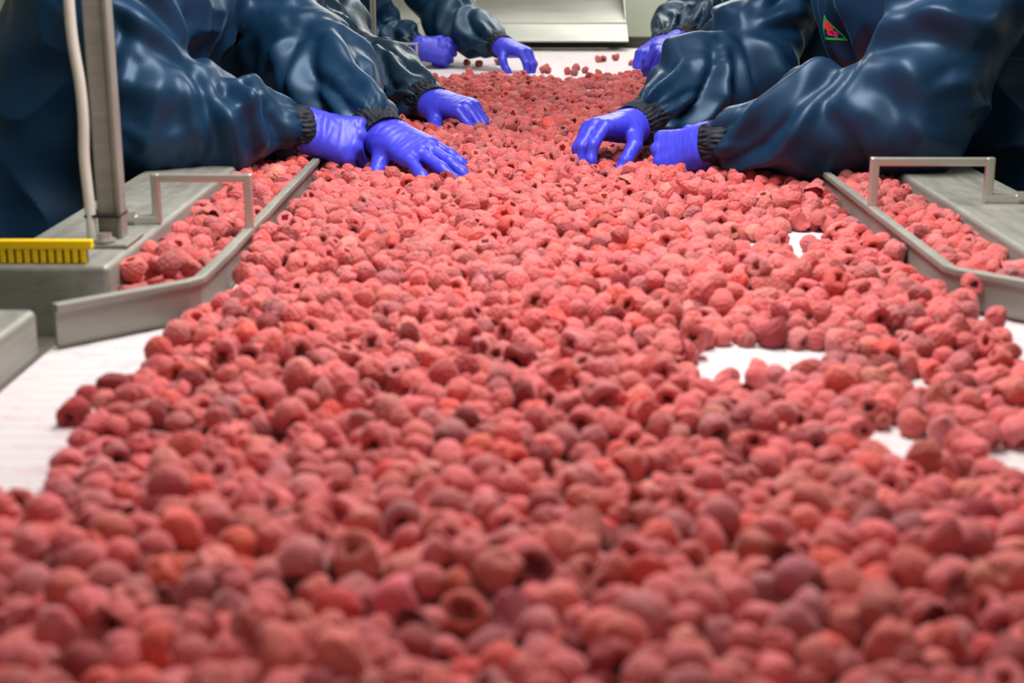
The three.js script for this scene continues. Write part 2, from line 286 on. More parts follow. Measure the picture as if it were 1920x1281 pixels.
// a strip or patch laid on a field: rays from the front along `dir` find the surface; returns a slightly raised grid
function onField(f, grid, dir, lift) {
  const rows = grid.length, cols = grid[0].length, pos = [], uv = [], idx = [];
  for (let j = 0; j < rows; j++) for (let i = 0; i < cols; i++) {
    let [x, y, z] = grid[j][i]; for (let k = 0; k < 60; k++) { const d = f(x, y, z) - lift; if (d < 0.0003) break; x += dir[0] * d * 0.7; y += dir[1] * d * 0.7; z += dir[2] * d * 0.7; }
    pos.push(x, y, z); uv.push(i / (cols - 1), 1 - j / (rows - 1));
  }
  for (let j = 0; j < rows - 1; j++) for (let i = 0; i < cols - 1; i++) { const a = j * cols + i, b = a + 1, c = a + cols, d = c + 1; idx.push(a, c, b, b, c, d); }
  const g = new THREE.BufferGeometry(); g.setAttribute('position', new THREE.Float32BufferAttribute(pos, 3)); g.setAttribute('uv', new THREE.Float32BufferAttribute(uv, 2)); g.setIndex(idx); g.computeVertexNormals(); return g;
}
let emblem = null;
function emblemMaterial() {   // a green outlined triangle with a red berry and pink drops
  if (emblem) return emblem;
  const c = document.createElement('canvas'); c.width = 256; c.height = 256; const k = c.getContext('2d'); k.clearRect(0, 0, 256, 256);
  k.strokeStyle = '#23c653'; k.lineWidth = 24; k.lineJoin = 'round'; k.beginPath(); k.moveTo(150, 16); k.lineTo(16, 236); k.lineTo(236, 236); k.closePath(); k.stroke();
  k.fillStyle = '#e8433d'; k.beginPath(); k.ellipse(140, 110, 44, 56, 0.2, 0, 7); k.fill(); k.fillStyle = '#e02a86'; for (const [x, y, r] of [[120, 185, 22], [170, 175, 20], [150, 205, 16]]) { k.beginPath(); k.arc(x, y, r, 0, 7); k.fill(); }
  k.fillStyle = '#2f8f5f'; k.beginPath(); k.ellipse(150, 52, 16, 22, 0.6, 0, 7); k.fill();
  const t = new THREE.CanvasTexture(c); t.colorSpace = THREE.SRGBColorSpace;
  emblem = new THREE.MeshStandardMaterial({ map: t, alphaTest: 0.5, roughness: 0.6 }); return emblem;
}
function person(o) {
  const fx = o.face, R = rng(o.seed), t = thing('person', o.label, 'person', [o.hip[0], 0, o.hip[2]], o.group);
  const tb = [], add = (p, hw, r) => tb.push(bone([p[0], p[1], p[2] - hw], [p[0], p[1], p[2] + hw], r, r));
  const H = o.hip, C = o.chest, lerp = (k) => H.map((v, i) => v + (C[i] - v) * k);
  add([H[0], H[1] - 0.12, H[2]], 0.12, 0.155); add(lerp(0), 0.12, 0.152); add(lerp(0.5), 0.12, 0.158); add(lerp(1), 0.13, 0.15);
  const arms = [o.near, o.far].map((a, i) => { const c = armChain(a.shoulder, a.elbow, a.wrist, a.radii ?? [0.085, 0.08, 0.07, 0.05], [...(a.folds ?? []), ...randomFolds(R, a.crook ?? 0, a.random ?? 11)], i === 0 ? 0.010 : 0.026); c.seed = o.seed * 3.7 + i * 11; return c; });
  const shN = o.near.shoulder, shF = o.far.shoulder, top = shN.map((v, i) => (v + shF[i]) / 2);
  tb.push(bone(shN, shF, 0.085, 0.085), bone(C, [top[0], top[1] + 0.04, top[2]], 0.13, 0.09), bone([top[0], top[1] + 0.05, top[2]], [top[0] + fx * 0.02, top[1] + 0.11, top[2]], 0.075, 0.07));
  const ts = o.seed * 1.3;
  const torso = (x, y, z) => { let d = 1e9; for (const b of tb) d = smin(d, dist(b, x, y, z), 0.09); return d; };
  const torsoFolds = (x, y, z) => {
    const n = noise(x * 4 + ts, y * 2.2, z * 6), m = noiseB(x * 7, y * 3.5 + ts, z * 11), zc = z - C[2], fr = (x - C[0]) * fx; let e = 0.016 * n + 0.006 * m + 0.005 * (1 - Math.abs(noise(x * 6, y * 7 + ts, z * 4)) * 3);
    if (fr > 0) e += -0.012 * Math.exp(-((zc / 0.007) ** 2)) + 0.007 * Math.exp(-(((zc - 0.022) / 0.014) ** 2));
    return e;
  };
  const front = (x, y, z) => torso(x, y, z) - torsoFolds(x, y, z);
  const field = (x, y, z) => {
    let d = torso(x, y, z); const dt = d; let da = 1e9, dm = [];
    for (const c of arms) { let e = 1e9; for (const b of c.bones) e = smin(e, dist(b, x, y, z), 0.035); dm.push(e); da = Math.min(da, e); }
    d = smin(d, smin(dm[0], dm[1], 0.01), 0.03);
    if (d > 0.07 || d < -0.07) return d;
    if (dt < da + 0.05) d -= torsoFolds(x, y, z) / (1 + Math.exp((dt - da) / 0.01));
    arms.forEach((c, i) => { const w = 1 / (1 + Math.exp((dm[i] - Math.min(dt, dm[1 - i])) / 0.012)); if (w > 0.02) d -= w * foldHeight(c, x, y, z); });
    return d;
  };
  const [lo, hi] = bounds([...tb, ...arms.flatMap((c) => c.bones)], 0.035);
  const jm = jacketMaterial(...o.color, o.rough ?? 0.44);
  const jacket = part('jacket', meshField(field, lo, hi, o.cell), jm, t); jacket.userData.label = 'padded dark blue work jacket';
  // zip strip down the front and, where the photograph shows it, the chest emblem
  const zg = []; for (let j = 0; j <= 60; j++) { const y = top[1] + 0.06 - j * (top[1] + 0.06 - H[1] + 0.16) / 60; zg.push([-0.0055, 0, 0.0055].map((dz) => [C[0] + fx * 0.32, y, C[2] + dz])); }
  if (fx > 0) zg.forEach((r) => r.reverse());
  part('zipper', onField(front, zg, [-fx, 0, 0], 0.0015), M.zip, jacket);
  if (o.emblem) {
    const [ey, ez, es] = o.emblem, eg = []; for (let j = 0; j <= 14; j++) { const r = []; for (let i = 0; i <= 14; i++) r.push([C[0] + fx * 0.32, ey + es / 2 - es * j / 14, ez + fx * (es / 2 - es * i / 14)]); eg.push(r); }
    const em = part('chest_emblem', onField(front, eg, [-fx, 0, 0], 0.0012), emblemMaterial(), jacket); em.userData.label = 'green triangular emblem with red and pink marks';
  }
  [o.near, o.far].forEach((a, i) => {
    const c = arms[i], cr = (a.cuff ?? 0.0355);
    part('cuff', cuffGeometry(a.wrist, c.v.toArray(), o.seed + i * 5, cr), M.cuff, jacket);
    const h = handBones(a.wrist, a.dir, a.back, (i === 0 ? -fx : fx), a.pose, c.v);
    const fine = a.hidden ? 0.006 : o.cell > 0.0085 ? 0.0035 : 0.0027;
    const g = part('glove', handGeometry(h, o.seed * 2.3 + i * 7, fine), M.glove, t); g.userData.label = 'blue violet rubber glove';
  });
  // trousers and boots below the jacket, head and cap above: hardly in view
  const lb = [bone([H[0], 0.84, H[2] - 0.07], [H[0], 0.84, H[2] + 0.07], 0.12, 0.12)], feet = [];
  for (const s of [-1, 1]) { const hz = H[2] + s * 0.1; lb.push(bone([H[0], 0.8, hz], [H[0] + fx * 0.02, 0.47, hz + s * 0.015], 0.095, 0.075), bone([H[0] + fx * 0.02, 0.47, hz + s * 0.015], [H[0] - fx * 0.02, 0.14, hz + s * 0.02], 0.075, 0.065));
    const ft = [bone([H[0] - fx * 0.02, 0.24, hz + s * 0.02], [H[0] - fx * 0.02, 0.07, hz + s * 0.02], 0.058, 0.052), bone([H[0] - fx * 0.03, 0.045, hz + s * 0.02], [H[0] + fx * 0.17, 0.04, hz + s * 0.04], 0.045, 0.04)];
    const ff = (x, y, z) => { let d = 1e9; for (const b of ft) d = smin(d, dist(b, x, y, z), 0.04); return smax(d, -y, 0.004); }, [l, h] = bounds(ft, 0.02); feet.push(meshField(ff, l, h, 0.012)); }
  const lf = (x, y, z) => { let d = 1e9; for (const b of lb) d = smin(d, dist(b, x, y, z), 0.05); return d - 0.006 * noise(x * 9, y * 7, z * 9 + ts); }, [ll, lh] = bounds(lb, 0.02);
  part('trousers', meshField(lf, ll, lh, 0.014), M.trousers, t); for (const g of feet) part('boot', g, M.boot, t);
  const N = [top[0] + fx * 0.03, top[1] + 0.13, top[2]], K = [N[0] + fx * 0.045, N[1] + 0.15, N[2]];   // neck, skull centre
  const hb = [bone([top[0], top[1] - 0.05, top[2]], [N[0] + fx * 0.015, N[1] + 0.05, N[2]], 0.062, 0.056), bone(K, [K[0] - fx * 0.03, K[1] + 0.015, K[2]], 0.078, 0.08), bone([K[0] + fx * 0.045, K[1] - 0.075, K[2]], [K[0] + fx * 0.03, K[1] - 0.02, K[2]], 0.042, 0.058),
    bone([K[0] + fx * 0.082, K[1] - 0.005, K[2]], [K[0] + fx * 0.1, K[1] - 0.045, K[2]], 0.009, 0.013), bone([K[0] + fx * 0.078, K[1] - 0.08, K[2] - 0.018], [K[0] + fx * 0.078, K[1] - 0.08, K[2] + 0.018], 0.009, 0.009)];
  for (const s of [-1, 1]) hb.push(bone([K[0], K[1] - 0.03, K[2] + s * 0.078], [K[0] - fx * 0.012, K[1] + 0.02, K[2] + s * 0.084], 0.012, 0.016), bone([H[0], 0.9, H[2]], C, 0.09, 0.1));
  const eyes = [-1, 1].map((s) => bone([K[0] + fx * 0.09, K[1], K[2] + s * 0.031], [K[0] + fx * 0.09, K[1], K[2] + s * 0.035], 0.012, 0.012));
  const hf = (x, y, z) => { let d = 1e9; for (const b of hb) d = smin(d, dist(b, x, y, z), 0.018); for (const b of eyes) d = smax(d, -dist(b, x, y, z), 0.01); for (const b of eyes) d = smin(d, dist(b, x, y, z) + 0.004, 0.004); return d; };
  const [bl, bh] = bounds(hb, 0.02); part('body', meshField(hf, bl, bh, 0.009), M.skin, t);
  const cb = [bone([K[0] - fx * 0.01, K[1] + 0.035, K[2]], [K[0] - fx * 0.04, K[1] + 0.02, K[2]], 0.093, 0.095)], cf = (x, y, z) => smax(dist(cb[0], x, y, z) - 0.004 * noise(x * 30, y * 12, z * 30), (K[1] + 0.022 + (x - K[0]) * fx * 0.25) - y, 0.012), [cl, ch] = bounds(cb, 0.02);
  part('cap', meshField(cf, cl, ch, 0.009), M.cap, t);
  return t;
}

// ---------------------------------------------------------------- the room: a white cold store with thick walls
struct('floor', box(-4.2, 4.2, -0.2, 0, -7.2, 2.7, 0), M.floor);
struct('ceiling', box(-4.2, 4.2, 2.9, 3.1, -7.2, 2.7, 0), M.ceiling);
struct('wall_back', box(-4.2, 4.2, 0, 2.9, -7.2, -7.0, 0), M.wall);
struct('wall_front', box(-4.2, 4.2, 0, 2.9, 2.5, 2.7, 0), M.wall);
struct('wall_left', box(-4.2, -4.0, 0, 2.9, -7.0, 2.5, 0), M.wall);
struct('wall_right', box(4.0, 4.2, 0, 2.9, -7.0, 2.5, 0), M.wall);
LAMPS.forEach(([x, z, w, l, power], i) => {
  const y = i < 2 ? LAMP_Y : 2.62;
  const t = thing('ceiling_lamp', ['long hanging lamp over the near half of the sorting belt', 'long hanging lamp over the far half of the sorting belt', 'long hanging lamp over the left aisle behind the workers', 'long hanging lamp over the right aisle behind the workers', 'hanging lamp over the near end of the belt behind the camera', 'hanging lamp above the feed chute by the back wall'][i], 'lamp', [x, y, z]);
  obj('housing', [box(-w / 2 - 0.02, w / 2 + 0.02, 0.012, 0.08, -l / 2 - 0.02, l / 2 + 0.02, 0.01)], M.lampBody, t);
  const c = new THREE.Color().setRGB(...LAMP_COLOR);
  obj('diffuser', box(-w / 2, w / 2, 0, 0.016, -l / 2, l / 2, 0.004), new THREE.MeshStandardMaterial({ color: 0xffffff, emissive: c, emissiveIntensity: 2.0, roughness: 0.4 }), t);
  for (const dz of [-l * 0.35, l * 0.35]) obj('hanger', cyl(0, (2.9 - y + 0.075) / 2 + 0.0375, dz, 0.004, 2.9 - y - 0.075, 10), M.rod, t);
  const a = new THREE.RectAreaLight(c, power, w, l); a.position.set(x, y - 0.004, z); a.rotation.x = -Math.PI / 2; a.name = 'lamp_light'; scene.add(a);
});

// ---------------------------------------------------------------- the sorting belt: white moulded slats
const BY = 0.9, BX0 = -0.462, BX1 = 0.578, PITCH = 0.0254;
{
  const t = thing('conveyor_belt', 'white slatted plastic sorting belt under the raspberries', 'conveyor belt', [0, BY, 0]);
  const variants = [];
  for (let v = 0; v < 4; v++) {
    const R = rng(50 + v), xs = [BX0]; let x = BX0 + (v % 2 ? 0.1 : 0.2) + R() * 0.02; while (x < BX1 - 0.05) { xs.push(x); x += 0.203; } xs.push(BX1);
    const prof = [[0, -0.012]]; const half = PITCH / 2 - 0.0004;
    prof.length = 0; for (const [z, y] of [[-half, -0.011], [-half, -0.0016], [-half + 0.0012, -0.0003], [-0.0022, 0], [-0.0010, -0.0012], [0.0010, -0.0012], [0.0022, 0], [half - 0.0012, -0.0003], [half, -0.0016], [half, -0.011]]) prof.push([z, y]);
    const gs = []; for (let i = 0; i + 1 < xs.length; i++) gs.push(plate(prof, xs[i] + 0.0005, xs[i + 1] - 0.0005, 'x', 0));
    const g = mergeGeometries(gs.map(clean)), p = g.attributes.position, uv = new Float32Array(p.count * 2);
    for (let i = 0; i < p.count; i++) { uv[i * 2] = p.getX(i); uv[i * 2 + 1] = (p.getZ(i) + v * 0.067) * 3.7; }
    g.setAttribute('uv', new THREE.BufferAttribute(uv, 2)); variants.push(g);
  }
  const R = rng(3); let k = 0;
  for (let z = -0.36; z > -5.74; z -= PITCH, k++) { const m = obj('slat', variants[(k % 2) + 2 * Math.floor(R() * 2)], M.belt, t); m.name = k ? 'slat_' + String(k).padStart(3, '0') : 'slat'; m.position.z = z; }
  obj('return_roller', [(() => { const g = new THREE.CylinderGeometry(0.05, 0.05, BX1 - BX0, 32); g.rotateZ(Math.PI / 2); g.translate((BX0 + BX1) / 2, -0.064, -5.72); return g; })()], M.steelDark, t);
}
// ---------------------------------------------------------------- stainless frame, lane guides, handles
function sideFrame(name, label, x0, x1, z0, z1, top, extra) {
  const t = thing(name, label, 'frame', [(x0 + x1) / 2, 0, (z0 + z1) / 2]);
  part('side_channel', [box(x0, x1, 0.80, top, z0, z1, 0.007), ...(extra ?? [])], M.steel, t);
  const n = Math.max(2, Math.round((z1 - z0) / 1.6)), xl = (x0 + x1) / 2;
  for (let i = 0; i < n; i++) { const z = z0 + 0.15 + (z1 - z0 - 0.3) * i / (n - 1); part('leg', [box(xl - 0.025, xl + 0.025, 0.02, 0.802, z - 0.025, z + 0.025, 0.004), cyl(xl, 0.012, z, 0.045, 0.024)], M.steel, t); }
  return t;
}
{
  // near left: a channel with an open slot in its upper face
  const t = sideFrame('frame_rail', 'stainless steel side rail at the left edge, nearest to the camera, with a slot', -0.57, -0.467, -1.432, -0.34, 0.944);
  part('slot_insert', [box(-0.545, -0.50, 0.9405, 0.9448, -1.385, -1.2, 0.001)], M.black, t);
  sideFrame('frame_rail', 'stainless steel side rail behind the post on the left, with a square box end', -0.575, -0.443, -5.7, -1.604, 0.95, [box(-0.98, -0.5753, 0.80, 0.95, -1.70, -1.604, 0.004)]);
  sideFrame('frame_rail', 'stainless steel side rail running along the right workers', 0.556, 0.68, -5.7, -1.58, 0.95, [box(0.6803, 1.05, 0.80, 0.95, -1.68, -1.58, 0.004)]);
  sideFrame('frame_rail', 'stainless steel side rail at the right of the near belt end', 0.581, 0.68, -1.43, -0.34, 0.944);
  // cross members that carry the belt
  const c = thing('belt_bed', 'steel bed that carries the belt between the side rails', 'bed', [0.058, 0, -3]);
  for (let i = 0; i < 9; i++) part('cross_bar', [box(-0.47, 0.585, 0.83, 0.868, -0.6 - i * 0.62, -0.55 - i * 0.62, 0.004)], M.steel, c);
  part('bed_plate', [box(-0.455, 0.57, 0.868, 0.886, -5.66, -0.40, 0.002)], M.steelDark, c);
  // lane guides: bent sheet with a hemmed upper edge
  const sheet = (pts, y0, y1, th) => { const L = [], Rr = []; pts.forEach(([x, z], i) => { const a = pts[Math.max(0, i - 1)], b = pts[Math.min(pts.length - 1, i + 1)], dx = b[0] - a[0], dz = b[1] - a[1], l = Math.hypot(dx, dz); L.push([x - dz / l * th / 2, z + dx / l * th / 2]); Rr.push([x + dz / l * th / 2, z - dx / l * th / 2]); }); return plate([...L, ...Rr.reverse()], y0, y1, 'y', Math.min(0.002, th * 0.3)); };
  const guide = (pts, label, tab) => {
    const g = thing('lane_guide', label, 'guide', [pts[0][0], BY, pts[0][1]]);
    part('guide_sheet', [sheet(pts, 0.9025, 0.941, 0.005)], M.steel, g);
    part('folded_edge', [sheet(pts, 0.9365, 0.9455, 0.012)], M.steel, g);
    part('foot_strip', [sheet(pts, 0.9015, 0.9045, 0.009)], M.steelDark, g);
    return g;
  };
  guide([[-0.455, -1.447], [-0.350, -1.556], [-0.341, -1.572], [-0.338, -1.70], [-0.336, -4.9]], 'thin stainless lane guide on the left, bent outward at its near end');
  guide([[0.572, -1.50], [0.514, -1.565], [0.463, -1.622], [0.456, -1.64], [0.453, -2.6], [0.452, -4.9]], 'thin stainless lane guide on the right, bent outward at its near end');
  // outlet trays under the bent ends
  const o1 = thing('outlet_tray', 'shallow steel outlet tray between the left rail ends', 'tray', [-0.56, 0.86, -1.52]); part('tray_floor', [box(-0.72, -0.462, 0.868, 0.874, -1.60, -1.436, 0.002)], M.steelDark, o1); part('tray_lip', [box(-0.725, -0.718, 0.80, 0.89, -1.60, -1.436, 0.002)], M.steelDark, o1);
  const o2 = thing('outlet_tray', 'shallow steel outlet tray between the right rail ends', 'tray', [0.66, 0.86, -1.5]); part('tray_floor', [box(0.58, 0.80, 0.868, 0.874, -1.575, -1.435, 0.002)], M.steelDark, o2); part('tray_lip', [box(0.797, 0.804, 0.80, 0.89, -1.575, -1.435, 0.002)], M.steelDark, o2);
}
function bracket(label, xi, xo, z, yTop, yi, yo, footX, r = 0.0052) {   // an upturned U of bar from the guide to the frame, held by a stud with a nut
  const t = thing('guide_bracket', label, 'bracket', [xo, yo, z]), q = (a, b) => { const A = V(...a), B = V(...b), d = B.clone().sub(A), g = new RoundedBoxGeometry(2 * r, d.length() + 2 * r, 2 * r, 2, r * 0.45); g.applyQuaternion(new THREE.Quaternion().setFromUnitVectors(V(0, 1, 0), d.normalize())); const m = A.add(B).multiplyScalar(0.5); g.translate(m.x, m.y, m.z); return g; };
  part('leg', [q([xi, yi, z], [xi, yTop, z])], M.rod, t); part('leg', [q([xo, yo + r, z], [xo, yTop, z])], M.rod, t); { const R0 = r; r -= 0.0003; part('cross_bar', [q([xi, yTop, z], [xo, yTop, z])], M.rod, t); r = R0; }
  part('foot_bar', [q([xo, yo + r, z], [footX, yo + r, z + 0.004])], M.rod, t);
  part('nut', [cyl(0, 0, 0, 0.0095, 0.011, 6, 6).rotateZ(Math.PI / 2).translate(footX + Math.sign(xo - footX) * 0.008, yo + r + 0.001, z + 0.004), cyl(0, 0, 0, 0.0045, 0.022, 12).rotateZ(Math.PI / 2).translate(footX, yo + r + 0.001, z + 0.004)], M.rod, t);
  return t;
}
bracket('square bar bracket bridging the left side lane beside the tall post', -0.337, -0.449, -1.856, 1.006, 0.94, 0.95, -0.487);
bracket('square bar bracket bridging the right side lane, in front of the right worker', 0.4555, 0.606, -2.02, 1.004, 0.94, 0.95, 0.655, 0.0058);
bracket('small distant bar bracket beside the fist of the farthest left worker', -0.334, -0.445, -4.77, 0.978, 0.94, 0.95, -0.47, 0.0042);
bracket('small distant bar bracket behind the gloves on the right', 0.452, 0.60, -5.55, 0.985, 0.94, 0.95, 0.63, 0.0042);
{
  // tall post with a bolted foot
  const t = thing('support_post', 'tall flat stainless post bolted to the rail in front of the left worker', 'post', [-0.474, 0.95, -1.735]);
  const post = plate([[-0.0135, 0.004], [0.0135, 0.004], [0.0105, 0.5], [0.002, 1.18], [-0.021, 1.18], [-0.0165, 0.5]].map(([a, b]) => [a - 0.474, b + 0.95]), -1.741, -1.731, 'z', 0.003);
  const rib = plate([[0.0085, 0.004], [0.0150, 0.004], [0.0120, 0.5], [0.0035, 1.18], [-0.002, 1.18], [0.006, 0.5]].map(([a, b]) => [a - 0.474, b + 0.95]), -1.755, -1.728, 'z', 0.002);
  part('post_bar', [post], M.steel, t); part('post_flange', [rib], M.steel, t);
  part('foot_plate', [box(-0.502, -0.446, 0.95, 0.955, -1.775, -1.695, 0.0015)], M.steel, t);
  part('bolt', [cyl(-0.474, 0.958, -1.708, 0.0125, 0.003), cyl(-0.474, 0.962, -1.708, 0.0085, 0.007, 6, 6)], M.rod, t);
  const p2 = thing('support_post', 'thin distant post in front of the farthest left worker', 'post', [-0.462, 0.95, -4.72]);
  part('post_bar', [plate([[-0.007, 0], [0.007, 0], [0.007, 1.15], [-0.007, 1.15]].map(([a, b]) => [a - 0.462, b + 0.95]), -4.726, -4.714, 'z', 0.002)], M.steel, p2); part('post_flange', [box(-0.456, -0.452, 0.95, 2.1, -4.73, -4.706, 0.001)], M.steel, p2);
  part('foot_plate', [box(-0.50, -0.446, 0.95, 0.955, -4.75, -4.69, 0.0015)], M.steel, p2);
  // cable tied to the post
  const cp = [[-0.4915, 0.957, -1.722], [-0.4925, 1.0, -1.722], [-0.4945, 1.05, -1.722], [-0.4925, 1.09, -1.722], [-0.4935, 1.13, -1.722], [-0.4985, 1.18, -1.722], [-0.4995, 1.23, -1.722], [-0.498, 1.5, -1.722], [-0.498, 2.1, -1.722]];
  const cg = tube(cp, 0.0060, 14, 90); cg.scale(1, 1, 1); const ct = obj('cable', cg, M.cable); tag(ct, 'white cable running up the tall post on the left', 'cable');
  const tie = box(-0.4985, -0.4585, 0.981, 0.9845, -1.758, -1.7165, 0.0012); const tt = obj('cable_tie', tie, M.black); tag(tt, 'black cable tie holding the white cable to the post', 'cable tie');
  // yellow slotted strip on the box end
  const y = thing('slotted_guard', 'bright yellow slotted plastic guard standing on the left box end', 'guard', [-0.7, 0.95, -1.616]);
  part('top_strip', [box(-0.95, -0.462, 0.9655, 0.9755, -1.622, -1.612, 0.0015)], M.yellow, y);
  for (let x = -0.948, k = 0; x < -0.467; x += 0.0086, k++) part('slat', [box(x, x + 0.0060, 0.9505, 0.967, -1.6165, -1.6125, 0.001)], M.yellow, y);
  part('backing_strip', [box(-0.95, -0.4685, 0.9505, 0.966, -1.6215, -1.6168, 0.001)], M.black, y);
}
// ---------------------------------------------------------------- the steel chute at the far end
{
  const t = thing('feed_chute', 'wide brushed steel feed chute above the far end of the belt', 'chute', [0.05, 0.9, -5.8]);
  const zy = (pts, x0, x1, b = 0.002) => plate(pts, x0, x1, 'x', b);
  part('front_lip', [zy([[-5.595, 0.934], [-5.588, 0.931], [-5.583, 0.936], [-5.708, 0.990], [-5.716, 0.986]], -0.62, 0.362)], M.chute, t);
  part('ridge', [(() => { const g = new THREE.CylinderGeometry(0.007, 0.007, 0.98, 16); g.rotateZ(Math.PI / 2); g.translate(-0.129, 0.990, -5.714); return g; })()], M.chute, t);
  part('slope_panel', [zy([[-5.716, 0.986], [-5.711, 0.991], [-6.195, 1.118], [-6.195, 1.112]], -0.194, 0.357)], M.chute, t);
  part('slope_panel', [zy([[-5.716, 0.986], [-5.711, 0.991], [-6.195, 1.118], [-6.195, 1.112]], -0.62, -0.200)], M.chute, t);
  part('seam_strip', [zy([[-5.79, 1.005], [-5.79, 1.018], [-6.195, 1.124], [-6.195, 1.112]], -0.2, -0.194, 0.001)], M.cable, t);
  part('back_panel', [box(-0.62, 0.36, 1.11, 1.7, -6.20, -6.193, 0.001)], M.chute, t);
  part('side_plate', [zy([[-5.60, 0.932], [-6.20, 0.932], [-6.20, 1.3], [-5.72, 0.985]], 0.357, 0.361, 0.0005)], M.chute, t);
  part('side_plate', [zy([[-5.60, 0.932], [-6.20, 0.932], [-6.20, 1.3], [-5.72, 0.985]], -0.624, -0.62, 0.0005)], M.chute, t);
  for (const [x, z] of [[-0.6, -6.15], [0.34, -6.15]]) part('leg', [box(x - 0.02, x + 0.02, 0, 0.94, z - 0.02, z + 0.02, 0.003)], M.steel, t);
  const b = thing('end_beam', 'dull steel beam across the far end of the belt', 'beam', [0.2, 0.9, -5.99]);
  part('beam_bar', [box(-0.9, 1.4, 0.885, 0.929, -6.04, -5.98, 0.004)], M.steelDark, b);
  for (const x of [-0.8, 1.3]) part('leg', [box(x - 0.03, x + 0.03, 0, 0.886, -6.04, -5.98, 0.003)], M.steelDark, b);
}

// ---------------------------------------------------------------- raspberries
function berryGeometry(seed, NU, NV, o = {}) {
  const R = rng(seed), Rr = 0.0107 * (0.94 + R() * 0.12), Hh = (o.long ?? 1) * 0.0205 * (0.92 + R() * 0.16), hole = o.hole ?? 0.0042 + R() * 0.0014, deep = o.deep ?? 0.6 + R() * 0.2;
  // outline from the tip over the shoulder and the rim into the hollow
  const prof = []; const outer = 0.64;
  for (let j = 0; j <= NV; j++) {
    const t = j / NV; let r, y;
    if (t < outer) { const a = t / outer; const th = a * 2.4; r = Rr * Math.pow(Math.sin(Math.min(th, 1.57) * 1.0), 0.9) * (th > 1.57 ? 1 - 0.3 * (th - 1.57) ** 2 : 1); y = Hh * (0.5 * (1 + Math.cos(a * 2.75)) - 0.04); }
    else { const a = (t - outer) / (1 - outer), rim = Rr * (1 - 0.3 * 0.689); if (a < 0.32) { const b = a / 0.32 * Math.PI * 0.5; r = hole + (rim - hole) * (1 - Math.sin(b)); y = -Hh * 0.025 * Math.sin(b * 2); } else { const b = (a - 0.32) / 0.68; r = hole * Math.pow(1 - b * b, 0.5) ; y = Hh * deep * b; } }
    prof.push([r, y]);
  }
  const cells = []; let row = 0; for (let s = 0.12; s < 2.5; s += 0.31, row++) { const n = Math.max(3, Math.round(13 * Math.sin(Math.min(1.5, s)))); for (let i = 0; i < n; i++) cells.push([s + (R() - 0.5) * 0.08, (i + (row % 2) * 0.5 + (R() - 0.5) * 0.25) / n * 6.2832, 0.85 + R() * 0.3]); }
  const q = o.squash ?? [1, 1, 1], pos = [], col = [], idx = [], bend = o.bend ?? 0, cut = o.cut ?? 1, lump = (o.lump ?? 0.13) * 0.5;
  for (let j = 0; j <= NV; j++) for (let i = 0; i <= NU; i++) {
    const u = i / NU * 6.2832 * cut, t = j / NV, [r0, y0] = prof[j]; let r = r0, y = y0; if (t > outer) r *= 1 + 0.3 * Math.min(1, (t - outer) / 0.1) * noise(Math.cos(u) * 1.3 + seed, Math.sin(u) * 1.3, 3);
    if (t < outer + 0.1) {
      const s = Math.min(t, outer) / outer * 2.4; let h = 0;
      for (const [cs, cu, k] of cells) { const ds = s - cs; if (ds > 0.3 || ds < -0.3) continue; let du = u - cu; if (du > 3.1416) du -= 6.2832; if (du < -3.1416) du += 6.2832; du *= Math.max(0.25, Math.sin(Math.min(1.57, s))); const d = Math.hypot(ds / 0.21, du / 0.27) / k; if (d < 1) h = Math.max(h, Math.sqrt(1 - d * d) * k); }
      const e = (t < outer ? 1 : 1 - (t - outer) / 0.1) * 0.0013 * h; const m = Math.hypot(r, y - Hh * 0.4) || 1; r += e * r / m; y += e * (y - Hh * 0.4) / m;
    }
    const ca = Math.cos(u), sa = Math.sin(u), w = 1 + lump * noise(ca * 0.9 + seed * 3.1, y / Hh * 1.3, sa * 0.9) * 2 * 0.6;
    let x = r * ca * w, z = r * sa * w; y = (y - Hh * 0.45) * (1 + lump * 0.5 * noise(seed, ca, sa));
    x += bend * y * y / Rr * 2; const tw = o.twist ? y * o.twist * 60 : 0;
    pos.push((x * Math.cos(tw) - z * Math.sin(tw)) * q[0], y * q[1], (x * Math.sin(tw) + z * Math.cos(tw)) * q[2]);
    const f = 0.5 + 0.5 * noise(ca * 1.6 + seed, y * 150, sa * 1.6), g = 0.5 + 0.5 * noiseB(x * 420, y * 420 + seed, z * 420), p = Math.min(1, 0.45 * f + 0.4 * g);
    col.push(1 - 0.12 * p, 0.72 + 0.75 * p * p, 0.75 + 0.8 * p * p);     // patches of frost on the fruit, grainy
  }
  for (let j = 0; j < NV; j++) for (let i = 0; i < NU; i++) { const a = j * (NU + 1) + i, b = a + 1, c = a + NU + 1, d = c + 1; idx.push(a, b, c, b, d, c); }
  let g = new THREE.BufferGeometry(); g.setAttribute('position', new THREE.Float32BufferAttribute(pos, 3)); g.setAttribute('color', new THREE.Float32BufferAttribute(col, 3)); g.setIndex(idx);
  g.computeVertexNormals();
  if (cut === 1) { const n = g.attributes.normal; for (let j = 0; j <= NV; j++) { const a = j * (NU + 1), b = a + NU, v = V(n.getX(a) + n.getX(b), n.getY(a) + n.getY(b), n.getZ(a) + n.getZ(b)).normalize(); n.setXYZ(a, v.x, v.y, v.z); n.setXYZ(b, v.x, v.y, v.z); } }
  return g;
}
